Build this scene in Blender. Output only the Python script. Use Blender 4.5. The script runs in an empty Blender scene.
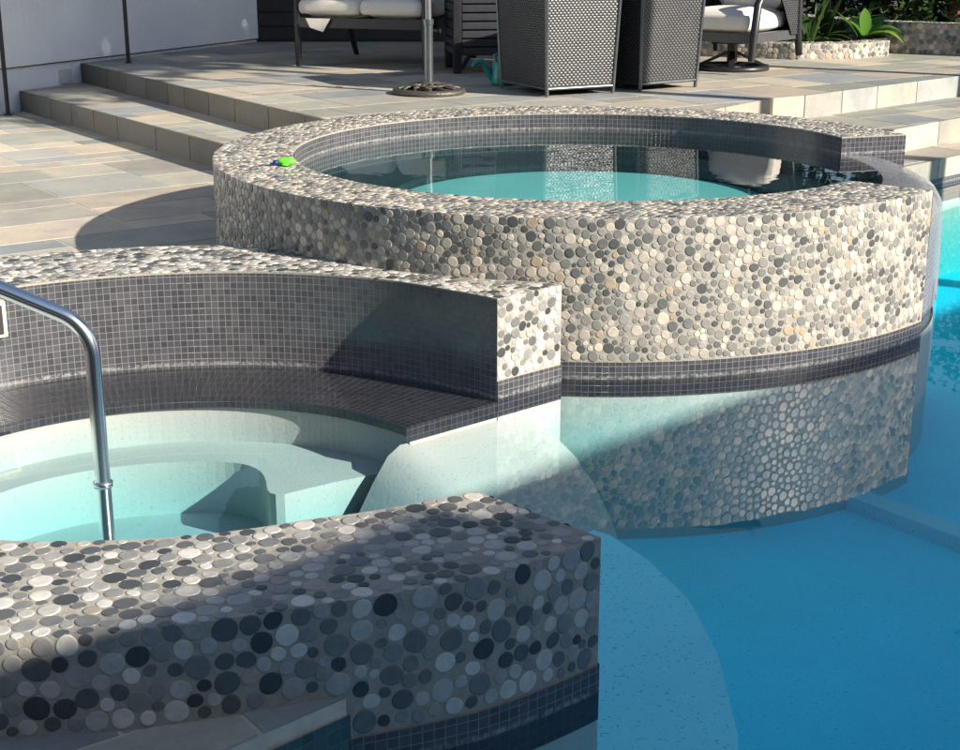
import bpy, bmesh, math, random
import numpy as np
from math import sin, cos, pi, radians, hypot, atan2, sqrt
from mathutils import Vector
random.seed(7); RNG = np.random.default_rng(11)
S = bpy.context.scene
COL = S.collection
# ------------------------------------------------------------------ camera
cd = bpy.data.cameras.new('camera'); cam = bpy.data.objects.new('camera', cd); COL.objects.link(cam)
cam.location = (0, 0, 1.5); cam.rotation_euler = (radians(90 - 17.066), 0, 0)
cd.sensor_fit = 'HORIZONTAL'; cd.sensor_width = 36; cd.lens = 36 * 1462.4 / 960
cd.clip_start = .02; cd.clip_end = 800
S.camera = cam
# ------------------------------------------------------------------ light
SUN_AZ = atan2(.87, -.49); SUN_EL = radians(26.5)
w = bpy.data.worlds.new('World'); S.world = w; w.use_nodes = True
nt = w.node_tree; bg = nt.nodes['Background']; sk = nt.nodes.new('ShaderNodeTexSky')
sk.sky_type = 'NISHITA'; sk.sun_disc = False; sk.sun_elevation = SUN_EL; sk.sun_rotation = SUN_AZ
sk.air_density = 1.0; sk.dust_density = .6
nt.links.new(sk.outputs[0], bg.inputs[0]); bg.inputs[1].default_value = .072
sl = bpy.data.lights.new('sun', 'SUN'); sun = bpy.data.objects.new('sun', sl); COL.objects.link(sun)
sl.energy = 5.0; sl.angle = radians(.53); sl.color = (1, .93, .82)
SD = Vector((.8713 * cos(SUN_EL), -.4907 * cos(SUN_EL), sin(SUN_EL)))
sun.rotation_euler = (-SD).to_track_quat('-Z', 'Y').to_euler(); sun.location = (8, -6, 8)
S.view_settings.view_transform = 'Standard'; S.view_settings.look = 'None'
S.view_settings.gamma = 1; S.view_settings.use_curve_mapping = False; S.view_settings.exposure = 1.12
S.render.engine = 'CYCLES'
S.cycles.max_bounces = 10; S.cycles.transparent_max_bounces = 16; S.cycles.volume_bounces = 0

# ------------------------------------------------------------------ helpers
def tag(o, label=None, cat=None, group=None, kind=None):
    if label: o['label'] = label
    if cat: o['category'] = cat
    if group: o['group'] = group
    if kind: o['kind'] = kind
    return o
def empty(name, loc=(0, 0, 0), rz=0, parent=None):
    o = bpy.data.objects.new(name, None); COL.objects.link(o); o.location = loc; o.rotation_euler = (0, 0, rz)
    o.empty_display_size = .1
    if parent: o.parent = parent
    return o
class MB:
    def __init__(s): s.v = []; s.f = []; s.uv = []; s.m = []; s.sm = []; s.c = []
    def face(s, pts, uv=None, m=0, sm=False, c=None):
        b = len(s.v); s.v += [tuple(p) for p in pts]; s.f.append(tuple(range(b, b + len(pts))))
        s.uv.append(uv or [(p[0], p[1]) for p in pts]); s.m.append(m); s.sm.append(sm); s.c.append(c)
    def mesh(s, verts, faces, uvs=None, m=0, sm=False, c=None):
        b = len(s.v); s.v += [tuple(p) for p in verts]
        for k, f in enumerate(faces):
            s.f.append(tuple(b + i for i in f))
            s.uv.append(uvs[k] if uvs else [(verts[i][0], verts[i][1]) for i in f])
            s.m.append(m); s.sm.append(sm); s.c.append(c)
    def box(s, x0, x1, y0, y1, z0, z1, m=0, bev=0, M=None, c=None):
        if bev:
            bm = bmesh.new(); bmesh.ops.create_cube(bm, size=1)
            for v in bm.verts: v.co = Vector(((x0 + x1) / 2 + v.co.x * (x1 - x0), (y0 + y1) / 2 + v.co.y * (y1 - y0), (z0 + z1) / 2 + v.co.z * (z1 - z0)))
            bmesh.ops.bevel(bm, geom=bm.edges[:], offset=bev, segments=3, profile=.6, affect='EDGES')
            s.bm(bm, m, True, M); return
        P = [(x, y, z) for z in (z0, z1) for y in (y0, y1) for x in (x0, x1)]
        if M: P = [M @ Vector(p) for p in P]
        for f in ((0, 2, 3, 1), (4, 5, 7, 6), (0, 1, 5, 4), (2, 6, 7, 3), (0, 4, 6, 2), (1, 3, 7, 5)):
            q = [P[i] for i in f]; e = (Vector(q[1]) - Vector(q[0])).length; g = (Vector(q[3]) - Vector(q[0])).length
            uv = [(0, 0), (e, 0), (e, g), (0, g)]
            if f[0] == 0 and f[1] == 4 or f[0] == 2 or f[0] == 1 or f == (0, 1, 5, 4):
                uv = [(Vector(a).x * .71 + Vector(a).y * .7, Vector(a).z) for a in q]
            s.face(q, uv, m, False, c)
    def bm(s, bm, m=0, sm=False, M=None):
        bm.verts.index_update()
        V = [(M @ v.co) if M else v.co.copy() for v in bm.verts]
        s.mesh([tuple(v) for v in V], [[v.index for v in f.verts] for f in bm.faces], None, m, sm); bm.free()
    def tube(s, pts, r, n=10, m=0, caps=True):
        pts = [Vector(p) for p in pts]; rr = r if hasattr(r, '__len__') else [r] * len(pts)
        rings = []; up = None
        for i, p in enumerate(pts):
            t = (pts[min(i + 1, len(pts) - 1)] - pts[max(i - 1, 0)]).normalized()
            if up is None:
                up = Vector((0, 0, 1)) if abs(t.z) < .9 else Vector((1, 0, 0))
            a = t.cross(up).normalized(); up = a.cross(t).normalized()
            rings.append([p + a * rr[i] * cos(2 * pi * k / n) + up * rr[i] * sin(2 * pi * k / n) for k in range(n)])
        V = [v for R_ in rings for v in R_]; F = []
        for i in range(len(pts) - 1):
            for k in range(n): F.append((i * n + k, i * n + (k + 1) % n, (i + 1) * n + (k + 1) % n, (i + 1) * n + k))
        s.mesh(V, F, None, m, True)
        if caps: s.face(rings[0][::-1], None, m); s.face(rings[-1], None, m)
    def bar(s, a, b, wx, wy, m=0, up=(0, 0, 1)):
        a = Vector(a); b = Vector(b); t = (b - a).normalized(); u = Vector(up)
        if abs(t.dot(u)) > .98: u = Vector((0, 1, 0))
        x = t.cross(u).normalized() * wx / 2; y = x.cross(t).normalized() * wy / 2
        P = [a - x - y, a + x - y, a + x + y, a - x + y, b - x - y, b + x - y, b + x + y, b - x + y]
        for f in ((3, 2, 1, 0), (4, 5, 6, 7), (0, 1, 5, 4), (1, 2, 6, 5), (2, 3, 7, 6), (3, 0, 4, 7)): s.face([P[i] for i in f], None, m)
    def lathe(s, prof, n=32, c=(0, 0, 0), m=0, sm=True):
        V = []; F = []
        for r, z in prof:
            for k in range(n): V.append((c[0] + r * cos(2 * pi * k / n), c[1] + r * sin(2 * pi * k / n), c[2] + z))
        for i in range(len(prof) - 1):
            for k in range(n): F.append((i * n + k, i * n + (k + 1) % n, (i + 1) * n + (k + 1) % n, (i + 1) * n + k))
        s.mesh(V, F, None, m, sm)
    def build(s, name, mats, parent=None):
        me = bpy.data.meshes.new(name); me.from_pydata(s.v, [], s.f)
        uvl = me.uv_layers.new(name='UVMap'); flat = [q for f in s.uv for p in f for q in p]
        uvl.data.foreach_set('uv', flat)
        me.polygons.foreach_set('material_index', s.m); me.polygons.foreach_set('use_smooth', s.sm)
        if any(c is not None for c in s.c):
            ca = me.color_attributes.new('tone', 'FLOAT_COLOR', 'CORNER'); arr = []
            for f, c in zip(s.f, s.c): arr += list(c or (.5, .5, .5, 1)) * len(f)
            ca.data.foreach_set('color', arr)
        for m_ in (mats if isinstance(mats, (list, tuple)) else [mats]): me.materials.append(m_)
        me.update(); o = bpy.data.objects.new(name, me); COL.objects.link(o)
        if parent: o.parent = parent
        return o

# ------------------------------------------------------------------ materials
def mat(name):
    m = bpy.data.materials.new(name); m.use_nodes = True; t = m.node_tree
    return m, t, t.nodes['Principled BSDF'], t.nodes['Material Output']
def N(t, typ, **k):
    n = t.nodes.new(typ)
    for a, b in k.items():
        if a.startswith('i_'): n.inputs[a[2:].replace('_', ' ')].default_value = b
        else: setattr(n, a, b)
    return n
def noise(t, scale, detail=4, rough=.55, vec=None):
    n = N(t, 'ShaderNodeTexNoise'); n.inputs['Scale'].default_value = scale; n.inputs['Detail'].default_value = detail; n.inputs['Roughness'].default_value = rough
    if vec: t.links.new(vec, n.inputs['Vector'])
    return n
def ramp(t, stops, src=None, mode='LINEAR'):
    r = N(t, 'ShaderNodeValToRGB'); r.color_ramp.interpolation = mode; e = r.color_ramp.elements
    while len(e) < len(stops): e.new(.5)
    for el, (p, c) in zip(e, stops): el.position = p; el.color = (*c, 1) if len(c) == 3 else c
    if src: t.links.new(src, r.inputs[0])
    return r
def mix(t, a, b, fac, mode='MIX'):
    n = N(t, 'ShaderNodeMix', data_type='RGBA', blend_type=mode)
    for s_, v in ((6, a), (7, b), (0, fac)):
        if hasattr(v, 'is_linked'): t.links.new(v, n.inputs[s_])
        else: n.inputs[s_].default_value = (*v, 1) if isinstance(v, tuple) else v
    return n.outputs[2]
def bump(t, src, strength, dist, nrm=None):
    b = N(t, 'ShaderNodeBump'); b.inputs['Strength'].default_value = strength; b.inputs['Distance'].default_value = dist
    t.links.new(src, b.inputs['Height'])
    if nrm: t.links.new(nrm, b.inputs['Normal'])
    return b.outputs[0]
def simple(name, col, rough=.5, metal=0, var=.15, scale=20, bmp=.1):
    m, t, p, o = mat(name); tc = N(t, 'ShaderNodeTexCoord'); n = noise(t, scale, 5, .6, tc.outputs['Object'])
    d = tuple(c * (1 - var) for c in col); l = tuple(min(1, c * (1 + var)) for c in col)
    r = ramp(t, [(.3, d), (.7, l)], n.outputs[0]); t.links.new(r.outputs[0], p.inputs['Base Color'])
    p.inputs['Roughness'].default_value = rough; p.inputs['Metallic'].default_value = metal
    if bmp: t.links.new(bump(t, n.outputs[0], bmp, .01), p.inputs['Normal'])
    return m
def pebble_mat(name='sliced_pebble', stops=None):
    m, t, p, o = mat(name); g = N(t, 'ShaderNodeNewGeometry'); tc = N(t, 'ShaderNodeTexCoord')
    r = ramp(t, stops or [(0, (.085, .09, .088)), (.09, (.13, .132, .125)), (.21, (.19, .188, .178)), (.36, (.25, .24, .22)), (.47, (.33, .31, .28)), (.57, (.22, .215, .19)),
                 (.66, (.42, .38, .32)), (.76, (.40, .31, .22)), (.81, (.50, .45, .38)), (.93, (.58, .51, .41))], g.outputs['Random Per Island'], 'CONSTANT')
    n = noise(t, 60, 5, .65, tc.outputs['Object']); n2 = noise(t, 9, 3, .5, tc.outputs['Object'])
    r2 = ramp(t, [(.25, (.78, .78, .78)), (.75, (1.14, 1.13, 1.1))], n.outputs[0])
    c = mix(t, r.outputs[0], r2.outputs[0], 1.0, 'MULTIPLY')
    r3 = ramp(t, [(.3, (.88, .88, .9)), (.7, (1.1, 1.07, 1.03))], n2.outputs[0]); c = mix(t, c, r3.outputs[0], 1.0, 'MULTIPLY')
    wv = N(t, 'ShaderNodeTexWave'); wv.inputs['Scale'].default_value = 40; wv.inputs['Distortion'].default_value = 6; t.links.new(tc.outputs['Object'], wv.inputs['Vector'])
    mm = N(t, 'ShaderNodeMath', operation='MULTIPLY'); mm.inputs[1].default_value = 37.7; t.links.new(g.outputs['Random Per Island'], mm.inputs[0])
    fr = N(t, 'ShaderNodeMath', operation='FRACT'); t.links.new(mm.outputs[0], fr.inputs[0])
    gt = N(t, 'ShaderNodeMath', operation='GREATER_THAN'); gt.inputs[1].default_value = .82; t.links.new(fr.outputs[0], gt.inputs[0])
    m3 = N(t, 'ShaderNodeMath', operation='MULTIPLY'); t.links.new(gt.outputs[0], m3.inputs[0]); t.links.new(wv.outputs['Fac'], m3.inputs[1])
    m4 = N(t, 'ShaderNodeMath', operation='MULTIPLY'); m4.inputs[1].default_value = .05; t.links.new(m3.outputs[0], m4.inputs[0])
    c = mix(t, c, (.5, .47, .42), m4.outputs[0])
    t.links.new(c, p.inputs['Base Color']); p.inputs['Roughness'].default_value = .36
    t.links.new(bump(t, n.outputs[0], .25, .002), p.inputs['Normal']); return m
def tile_mat(name, base, grout, size=.0232, rough=.16, mort=.055, var=.25):
    m, t, p, o = mat(name); tc = N(t, 'ShaderNodeTexCoord'); b = N(t, 'ShaderNodeTexBrick', offset=0.0, squash=1.0)
    t.links.new(tc.outputs['UV'], b.inputs['Vector'])
    b.inputs['Scale'].default_value = 1 / size; b.inputs['Brick Width'].default_value = 1; b.inputs['Row Height'].default_value = 1
    b.inputs['Mortar Size'].default_value = mort; b.inputs['Mortar Smooth'].default_value = .25; b.inputs['Bias'].default_value = 0
    b.inputs['Color1'].default_value = (*[c * (1 - var) for c in base], 1); b.inputs['Color2'].default_value = (*[c * (1 + var) for c in base], 1); b.inputs['Mortar'].default_value = (*grout, 1)
    n = noise(t, 5, 3, .5, tc.outputs['Object']); r3 = ramp(t, [(.3, (.85, .85, .88)), (.7, (1.15, 1.12, 1.1))], n.outputs[0])
    cc = mix(t, b.outputs['Color'], r3.outputs[0], 1.0, 'MULTIPLY')
    sx = N(t, 'ShaderNodeSeparateXYZ'); t.links.new(tc.outputs['Object'], sx.inputs[0]); nz = noise(t, 75, 5, .7, tc.outputs['Object'])
    for z_ in (.005, .484):                      # white glints painted into the tile colour along the waterlines
        a1 = N(t, 'ShaderNodeMath', operation='SUBTRACT'); a1.inputs[1].default_value = z_; t.links.new(sx.outputs['Z'], a1.inputs[0])
        a2 = N(t, 'ShaderNodeMath', operation='ABSOLUTE'); t.links.new(a1.outputs[0], a2.inputs[0])
        a3 = N(t, 'ShaderNodeMapRange'); a3.inputs['From Min'].default_value = .0095; a3.inputs['From Max'].default_value = .003; t.links.new(a2.outputs[0], a3.inputs['Value'])
        a4 = ramp(t, [(.42, (0, 0, 0)), (.62, (.38, .38, .38))], nz.outputs[0]); a5 = N(t, 'ShaderNodeMath', operation='MULTIPLY'); t.links.new(a3.outputs[0], a5.inputs[0]); t.links.new(a4.outputs[0], a5.inputs[1])
        cc = mix(t, cc, (.55, .54, .52), a5.outputs[0])
    t.links.new(cc, p.inputs['Base Color'])
    rr = N(t, 'ShaderNodeMapRange'); rr.inputs['To Min'].default_value = rough; rr.inputs['To Max'].default_value = .7; t.links.new(b.outputs['Fac'], rr.inputs['Value'])
    t.links.new(rr.outputs[0], p.inputs['Roughness'])
    inv = N(t, 'ShaderNodeMath', operation='SUBTRACT'); inv.inputs[0].default_value = 1; t.links.new(b.outputs['Fac'], inv.inputs[1])
    n3 = noise(t, 120, 2, .5, tc.outputs['Object'])
    t.links.new(bump(t, n3.outputs[0], .12, .002, bump(t, inv.outputs[0], .6, .0015)), p.inputs['Normal']); return m
def stone_mat():
    m, t, p, o = mat('flagstone'); a = N(t, 'ShaderNodeAttribute'); a.attribute_name = 'tone'; tc = N(t, 'ShaderNodeTexCoord')
    n = noise(t, 3.5, 7, .6, tc.outputs['Object']); n2 = noise(t, 45, 6, .7, tc.outputs['Object'])
    r = ramp(t, [(.25, (.72, .74, .78)), (.5, (1, 1, 1)), (.75, (1.22, 1.15, 1.02))], n.outputs[0]); r2 = ramp(t, [(.25, (.85, .85, .85)), (.75, (1.12, 1.12, 1.12))], n2.outputs[0])
    c = mix(t, mix(t, a.outputs['Color'], r.outputs[0], 1.0, 'MULTIPLY'), r2.outputs[0], 1.0, 'MULTIPLY')
    t.links.new(c, p.inputs['Base Color']); p.inputs['Roughness'].default_value = .62
    t.links.new(bump(t, n2.outputs[0], .35, .004, bump(t, n.outputs[0], .3, .01)), p.inputs['Normal']); return m
def water_mat(name, dens, col, ripple=.004, sc=5.0):
    m, t, p, o = mat(name); t.nodes.remove(p); tc = N(t, 'ShaderNodeTexCoord')
    n = noise(t, sc, 2, .5, tc.outputs['Object']); n2 = noise(t, sc * 4.3, 2, .5, tc.outputs['Object'])
    b = bump(t, n2.outputs[0], 1, ripple * .12, bump(t, n.outputs[0], 1, ripple))
    ge = N(t, 'ShaderNodeNewGeometry'); dt = N(t, 'ShaderNodeVectorMath', operation='DOT_PRODUCT'); t.links.new(b, dt.inputs[0]); t.links.new(ge.outputs['Incoming'], dt.inputs[1])
    def M(op, a, b_=None):
        n_ = N(t, 'ShaderNodeMath', operation=op)
        for k_, v_ in enumerate((a, b_)):
            if v_ is None: continue
            if hasattr(v_, 'is_linked'): t.links.new(v_, n_.inputs[k_])
            else: n_.inputs[k_].default_value = v_
        return n_.outputs[0]
    # Schlick reflectance of a water surface, the same from both sides
    F_ = M('ADD', M('MULTIPLY', M('POWER', M('SUBTRACT', 1.0, M('ABSOLUTE', dt.outputs['Value'])), 5.0), .98), .02)
    tr = N(t, 'ShaderNodeBsdfTransparent'); gl = N(t, 'ShaderNodeBsdfGlossy'); gl.inputs['Roughness'].default_value = 0.0; t.links.new(b, gl.inputs['Normal'])
    mx = N(t, 'ShaderNodeMixShader'); t.links.new(F_, mx.inputs[0]); t.links.new(tr.outputs[0], mx.inputs[1]); t.links.new(gl.outputs[0], mx.inputs[2])
    t.links.new(mx.outputs[0], o.inputs['Surface'])
    va = N(t, 'ShaderNodeVolumeAbsorption'); va.inputs['Color'].default_value = (*col, 1); va.inputs['Density'].default_value = dens
    t.links.new(va.outputs[0], o.inputs['Volume']); return m
def plaster_mat(name='pool_plaster', base=(.52, .43, .39), speck=(.3, .34, .3)):
    m, t, p, o = mat(name); tc = N(t, 'ShaderNodeTexCoord')
    n = noise(t, 2.2, 4, .55, tc.outputs['Object']); v = noise(t, 95, 2, .5, tc.outputs['Object'])
    r = ramp(t, [(.3, tuple(c * .93 for c in base)), (.7, tuple(c * 1.05 for c in base))], n.outputs[0])
    s_ = ramp(t, [(.30, (1, 1, 1)), (.37, (0, 0, 0))], v.outputs[0])
    fm = N(t, 'ShaderNodeMath', operation='MULTIPLY'); fm.inputs[1].default_value = .7; t.links.new(s_.outputs[0], fm.inputs[0])
    t.links.new(mix(t, r.outputs[0], speck, fm.outputs[0]), p.inputs['Base Color'])
    p.inputs['Roughness'].default_value = .8; t.links.new(bump(t, v.outputs[0], .3, .003), p.inputs['Normal']); return m
def wicker_mat():
    m, t, p, o = mat('dark_wicker'); tc = N(t, 'ShaderNodeTexCoord'); sx = N(t, 'ShaderNodeSeparateXYZ'); t.links.new(tc.outputs['UV'], sx.inputs[0])
    def M(op, a, b_=None):
        n_ = N(t, 'ShaderNodeMath', operation=op)
        for k_, v_ in enumerate((a, b_)):
            if v_ is None: continue
            if hasattr(v_, 'is_linked'): t.links.new(v_, n_.inputs[k_])
            else: n_.inputs[k_].default_value = v_
        return n_.outputs[0]
    v = M('MULTIPLY', sx.outputs['Y'], 1 / .0165); row = M('FLOOR', v); u = M('ADD', M('MULTIPLY', sx.outputs['X'], 1 / .031), M('MULTIPLY', row, .5))
    f = M('MULTIPLY', M('SINE', M('MULTIPLY', M('FRACT', u), pi)), M('SINE', M('MULTIPLY', M('FRACT', v), pi)))
    n = noise(t, 14, 3, .6, tc.outputs['Object']); f2 = M('MULTIPLY', f, M('ADD', M('MULTIPLY', n.outputs[0], .8), .6))
    r = ramp(t, [(.22, (.005, .005, .006)), (.5, (.035, .035, .038)), (.9, (.10, .099, .097))], f2); t.links.new(r.outputs[0], p.inputs['Base Color'])
    p.inputs['Roughness'].default_value = .38; t.links.new(bump(t, f, .5, .004), p.inputs['Normal']); return m
def stucco_mat():
    m, t, p, o = mat('white_stucco'); tc = N(t, 'ShaderNodeTexCoord')
    n = noise(t, 1.5, 5, .6, tc.outputs['Object']); n2 = noise(t, 28, 5, .65, tc.outputs['Object'])
    r = ramp(t, [(.3, (.74, .75, .77)), (.7, (.85, .86, .88))], n.outputs[0]); t.links.new(r.outputs[0], p.inputs['Base Color'])
    p.inputs['Roughness'].default_value = .85; t.links.new(bump(t, n2.outputs[0], .7, .02), p.inputs['Normal']); return m
def leaf_mat(name, a, b):
    m, t, p, o = mat(name); g = N(t, 'ShaderNodeNewGeometry'); r = ramp(t, [(0, a), (1, b)], g.outputs['Random Per Island'])
    t.links.new(r.outputs[0], p.inputs['Base Color']); p.inputs['Roughness'].default_value = .4
    tl = N(t, 'ShaderNodeBsdfTranslucent'); t.links.new(r.outputs[0], tl.inputs[0])
    mx = N(t, 'ShaderNodeMixShader'); mx.inputs[0].default_value = .35; t.links.new(p.outputs[0], mx.inputs[1]); t.links.new(tl.outputs[0], mx.inputs[2]); t.links.new(mx.outputs[0], o.inputs['Surface']); return m
PEB = pebble_mat(); PEBG = pebble_mat('grey_sliced_pebble', [(0, (.05, .054, .055)), (.10, (.10, .104, .102)), (.24, (.15, .15, .15)), (.36, (.24, .235, .225)), (.50, (.34, .33, .31)), (.60, (.19, .19, .18)), (.66, (.44, .42, .39)), (.80, (.53, .50, .46)), (.90, (.36, .31, .25)), (.93, (.60, .57, .52))]); GROUT = simple('pale_grout', (.31, .285, .24), .85, 0, .12, 60, .3)
TILE = tile_mat('grey_mosaic_tile', (.060, .060, .066), (.17, .17, .172))
LEDGE = tile_mat('dark_ledge_tile', (.028, .027, .033), (.06, .058, .065)); STONE = stone_mat(); JOINT = simple('stone_joint', (.56, .50, .40), .9, 0, .12, 30, .3)
BLUETILE = tile_mat('teal_glass_tile', (.03, .075, .08), (.08, .12, .12), .03)
PLASTER = plaster_mat(); WICKER = wicker_mat(); STUCCO = stucco_mat()
POOLW = water_mat('pool_water', .75, (.0, .86, .96), .0009, 2.6); SPAW = water_mat('spa_water', .9, (.0, .80, .82), .0005, 5.0)
BLUEPL = plaster_mat('blue_pool_plaster', (.17, .86, .98), (.05, .45, .6))
BENCHPL = plaster_mat('light_blue_plaster', (.38, .85, .92), (.06, .4, .52))
BLUEWALL = plaster_mat('pale_blue_plaster', (.44, .45, .41), (.1, .35, .45))
BLACK = simple('black_powder_coat', (.016, .016, .019), .38, 0, .2, 30, .05)
CUSH = simple('cream_cushion_fabric', (.70, .65, .57), .9, 0, .06, 120, .3)
CHROME = simple('polished_steel', (.85, .85, .85), .2, 1, .05, 10, 0)
IRON = simple('aged_bronze_iron', (.09, .08, .065), .5, .5, .3, 50, .4); POLE = simple('grey_steel_pole', (.14, .16, .16), .32, .8, .15, 20, 0)
TEAL = simple('teal_plastic', (.01, .22, .20), .35, 0, .1, 10, 0); GREENP = simple('lime_plastic', (.12, .72, .03), .35, 0, .08, 40, .1); BLUEP = simple('navy_plastic', (.01, .03, .25), .35, 0, .1, 10, 0)
CANVAS = simple('umbrella_canvas', (.13, .12, .14), .9, 0, .08, 60, .2); TRIM = simple('umbrella_valance', (.62, .58, .52), .85, 0, .05, 60, .2)
SOIL = simple('dark_soil', (.035, .028, .02), .95, 0, .4, 25, .8); BARK = simple('red_brown_bark', (.12, .045, .03), .85, 0, .35, 25, .8)
LEAFD = leaf_mat('hedge_leaf', (.018, .045, .012), (.06, .115, .025)); LEAFL = leaf_mat('bright_leaf', (.07, .19, .02), (.15, .32, .04))
DARKWALL = simple('dark_timber_wall', (.03, .024, .022), .7, 0, .25, 6, .3); PALEROOF = simple('house_roof', (.2, .16, .14), .8, 0, .2, 12, .3)
STUCCO2 = simple('brown_stucco', (.12, .11, .10), .85, 0, .1, 12, .4)
BEIGE = simple('beige_plastic', (.6, .52, .4), .5, 0, .06, 20, 0); DARKP = simple('dark_recess', (.02, .015, .015), .6, 0, .2, 20, 0)

# ------------------------------------------------------------------ pebble packing
def pack(x0, x1, y0, y1, inside, rmax=.0235, seed=1, gap=.0006):
    """discs of mixed size pushed apart until they sit tight, then small ones dropped in the gaps"""
    rg = np.random.default_rng(seed); A = (x1 - x0) * (y1 - y0)
    n = int(A * .92 / (pi * (rmax * .81) ** 2)); r = rmax * rg.choice([1.0, .93, .86, .78, .69, .58], n, p=[.16, .22, .22, .2, .13, .07])
    r *= sqrt(A * .91 / (pi * r ** 2).sum()) if (pi * r ** 2).sum() > A * .91 else 1
    X = rg.uniform(x0 + r, x1 - r); Y = rg.uniform(y0 + r, y1 - r); cs = rmax * 2 + gap
    for it in range(46):
        kx = ((X - x0) / cs).astype(int); ky = ((Y - y0) / cs).astype(int); W_ = int((x1 - x0) / cs) + 3; key = (ky + 1) * W_ + kx + 1; od = np.argsort(key, kind='stable'); ks = key[od]
        DX = np.zeros(n); DY = np.zeros(n)
        for off in (-W_ - 1, -W_, -W_ + 1, -1, 0, 1, W_ - 1, W_, W_ + 1):
            lo_ = np.searchsorted(ks, key + off, 'left'); hi_ = np.searchsorted(ks, key + off, 'right'); m_ = int((hi_ - lo_).max()) if n else 0
            for q in range(m_):
                ok = lo_ + q < hi_; i = np.nonzero(ok)[0]; j = od[(lo_ + q)[i]]; sel = i != j; i = i[sel]; j = j[sel]
                dx = X[i] - X[j]; dy = Y[i] - Y[j]; d = np.hypot(dx, dy) + 1e-9; ov = r[i] + r[j] + gap - d; k = ov > 0
                f = .5 * ov[k] / d[k]; np.add.at(DX, i[k], dx[k] * f); np.add.at(DY, i[k], dy[k] * f)
        X = np.clip(X + DX * .9, x0 + r, x1 - r); Y = np.clip(Y + DY * .9, y0 + r, y1 - r)
    P = []; grid = {}
    def near(x, y):
        gx, gy = int((x - x0) / cs), int((y - y0) / cs)
        for i in (gx - 1, gx, gx + 1):
            for j in (gy - 1, gy, gy + 1):
                yield from grid.get((i, j), ())
    def add(x, y, rr): q = [x, y, rr]; P.append(q); grid.setdefault((int((x - x0) / cs), int((y - y0) / cs)), []).append(q)
    for k in np.argsort(-r):
        x, y, rr = float(X[k]), float(Y[k]), float(r[k])
        lim = min([hypot(q[0] - x, q[1] - y) - q[2] - gap for q in near(x, y)] + [rr])
        if lim < rmax * .42: continue
        while lim > rmax * .42 and not inside(x, y, lim): lim *= .94
        if inside(x, y, lim): add(x, y, lim)
    for rr, cov in ((rmax * .62, 3), (rmax * .5, 4), (rmax * .4, 4)):
        m_ = int(A * cov / (rr * rr * 3.14))
        for x, y in zip(rg.uniform(x0, x1, m_), rg.uniform(y0, y1, m_)):
            if inside(x, y, rr) and all((q[0] - x) ** 2 + (q[1] - y) ** 2 > (q[2] + rr + gap) ** 2 for q in near(x, y)): add(x, y, rr)
    for q in P:
        d = min([hypot(q[0] - o[0], q[1] - o[1]) - o[2] - gap for o in near(q[0], q[1]) if o is not q] + [q[2] * 1.15, rmax * 1.1])
        if d > q[2] and inside(q[0], q[1], d): q[2] = d
    return P
def stones(mb, P, fn, n=13, h=.0016):
    for x, y, r in P:
        a0 = random.random() * 6.28; e = random.uniform(.9, 1.0); hh = h * random.uniform(.6, 1.35); ph = random.random() * 6.28
        prof = [(1.0, -.001), (.99, hh * .7), (.955, hh * .97), (.80, hh * 1.0)]; V = []
        for rr, z in prof:
            for k in range(n):
                a = 2 * pi * k / n; q = r * rr * (1 + .035 * sin(2 * a + ph) + .02 * sin(3 * a + 2 * ph)); dx, dy = q * cos(a), q * e * sin(a)
                V.append(fn(x + dx * cos(a0) - dy * sin(a0), y + dx * sin(a0) + dy * cos(a0), z))
        F = [(i * n + k, i * n + (k + 1) % n, (i + 1) * n + (k + 1) % n, (i + 1) * n + k) for i in range(3) for k in range(n)]
        F.append(tuple(3 * n + k for k in range(n)))
        mb.mesh(V, F, None, 1, True)
class Line:                                        # plan polyline with arc length
    def __init__(s, pts):
        s.p = np.array(pts, float); d = np.diff(s.p, axis=0); s.l = np.r_[0, np.cumsum(np.hypot(d[:, 0], d[:, 1]))]; s.L = s.l[-1]
        nn = np.c_[d[:, 1], -d[:, 0]]; nn /= np.hypot(nn[:, 0], nn[:, 1])[:, None]; s.n = np.r_[nn[:1], (nn[1:] + nn[:-1]) / 2, nn[-1:]]
    def at(s, u, off=0):
        x = np.interp(u, s.l, s.p[:, 0]); y = np.interp(u, s.l, s.p[:, 1]); nx = np.interp(u, s.l, s.n[:, 0]); ny = np.interp(u, s.l, s.n[:, 1])
        return x + nx * off, y + ny * off
def face_stones(mb, line, z0, z1, seed, rmax=.0235, u0=0, u1=None, h=.0016):
    """stones on the vertical face above a plan line; outward = right of travel"""
    u1 = line.L if u1 is None else u1
    P = pack(u0, u1, z0, z1, lambda x, y, r: u0 + r * .9 < x < u1 - r * .9 and z0 + r * .97 < y < z1 - r * .8, rmax, seed)
    def fn(u, v, d): x, y = line.at(u, d); return (float(x), float(y), v)
    stones(mb, P, fn, h=h)
def sheet(mb, line, z0, z1, off, m=0, flip=False, u0=0, u1=None):
    u1 = line.L if u1 is None else u1; k = max(2, int((u1 - u0) / .04)); U = np.linspace(u0, u1, k + 1)
    V = []; 
    for u in U:
        x, y = line.at(u, off); V += [(float(x), float(y), z0), (float(x), float(y), z1)]
    F = []; UV = []
    for i in range(k):
        f = [2 * i, 2 * i + 2, 2 * i + 3, 2 * i + 1]; uv = [(U[i], z0), (U[i + 1], z0), (U[i + 1], z1), (U[i], z1)]
        if flip: f = f[::-1]; uv = uv[::-1]
        F.append(f); UV.append(uv)
    mb.mesh(V, F, UV, m, True)
def ringpts(c, r, a0, a1, n):
    rf = r if callable(r) else (lambda a: r)
    return [(c[0] + rf(a) * cos(a), c[1] + rf(a) * sin(a)) for a in np.linspace(a0, a1, n)]
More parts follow.
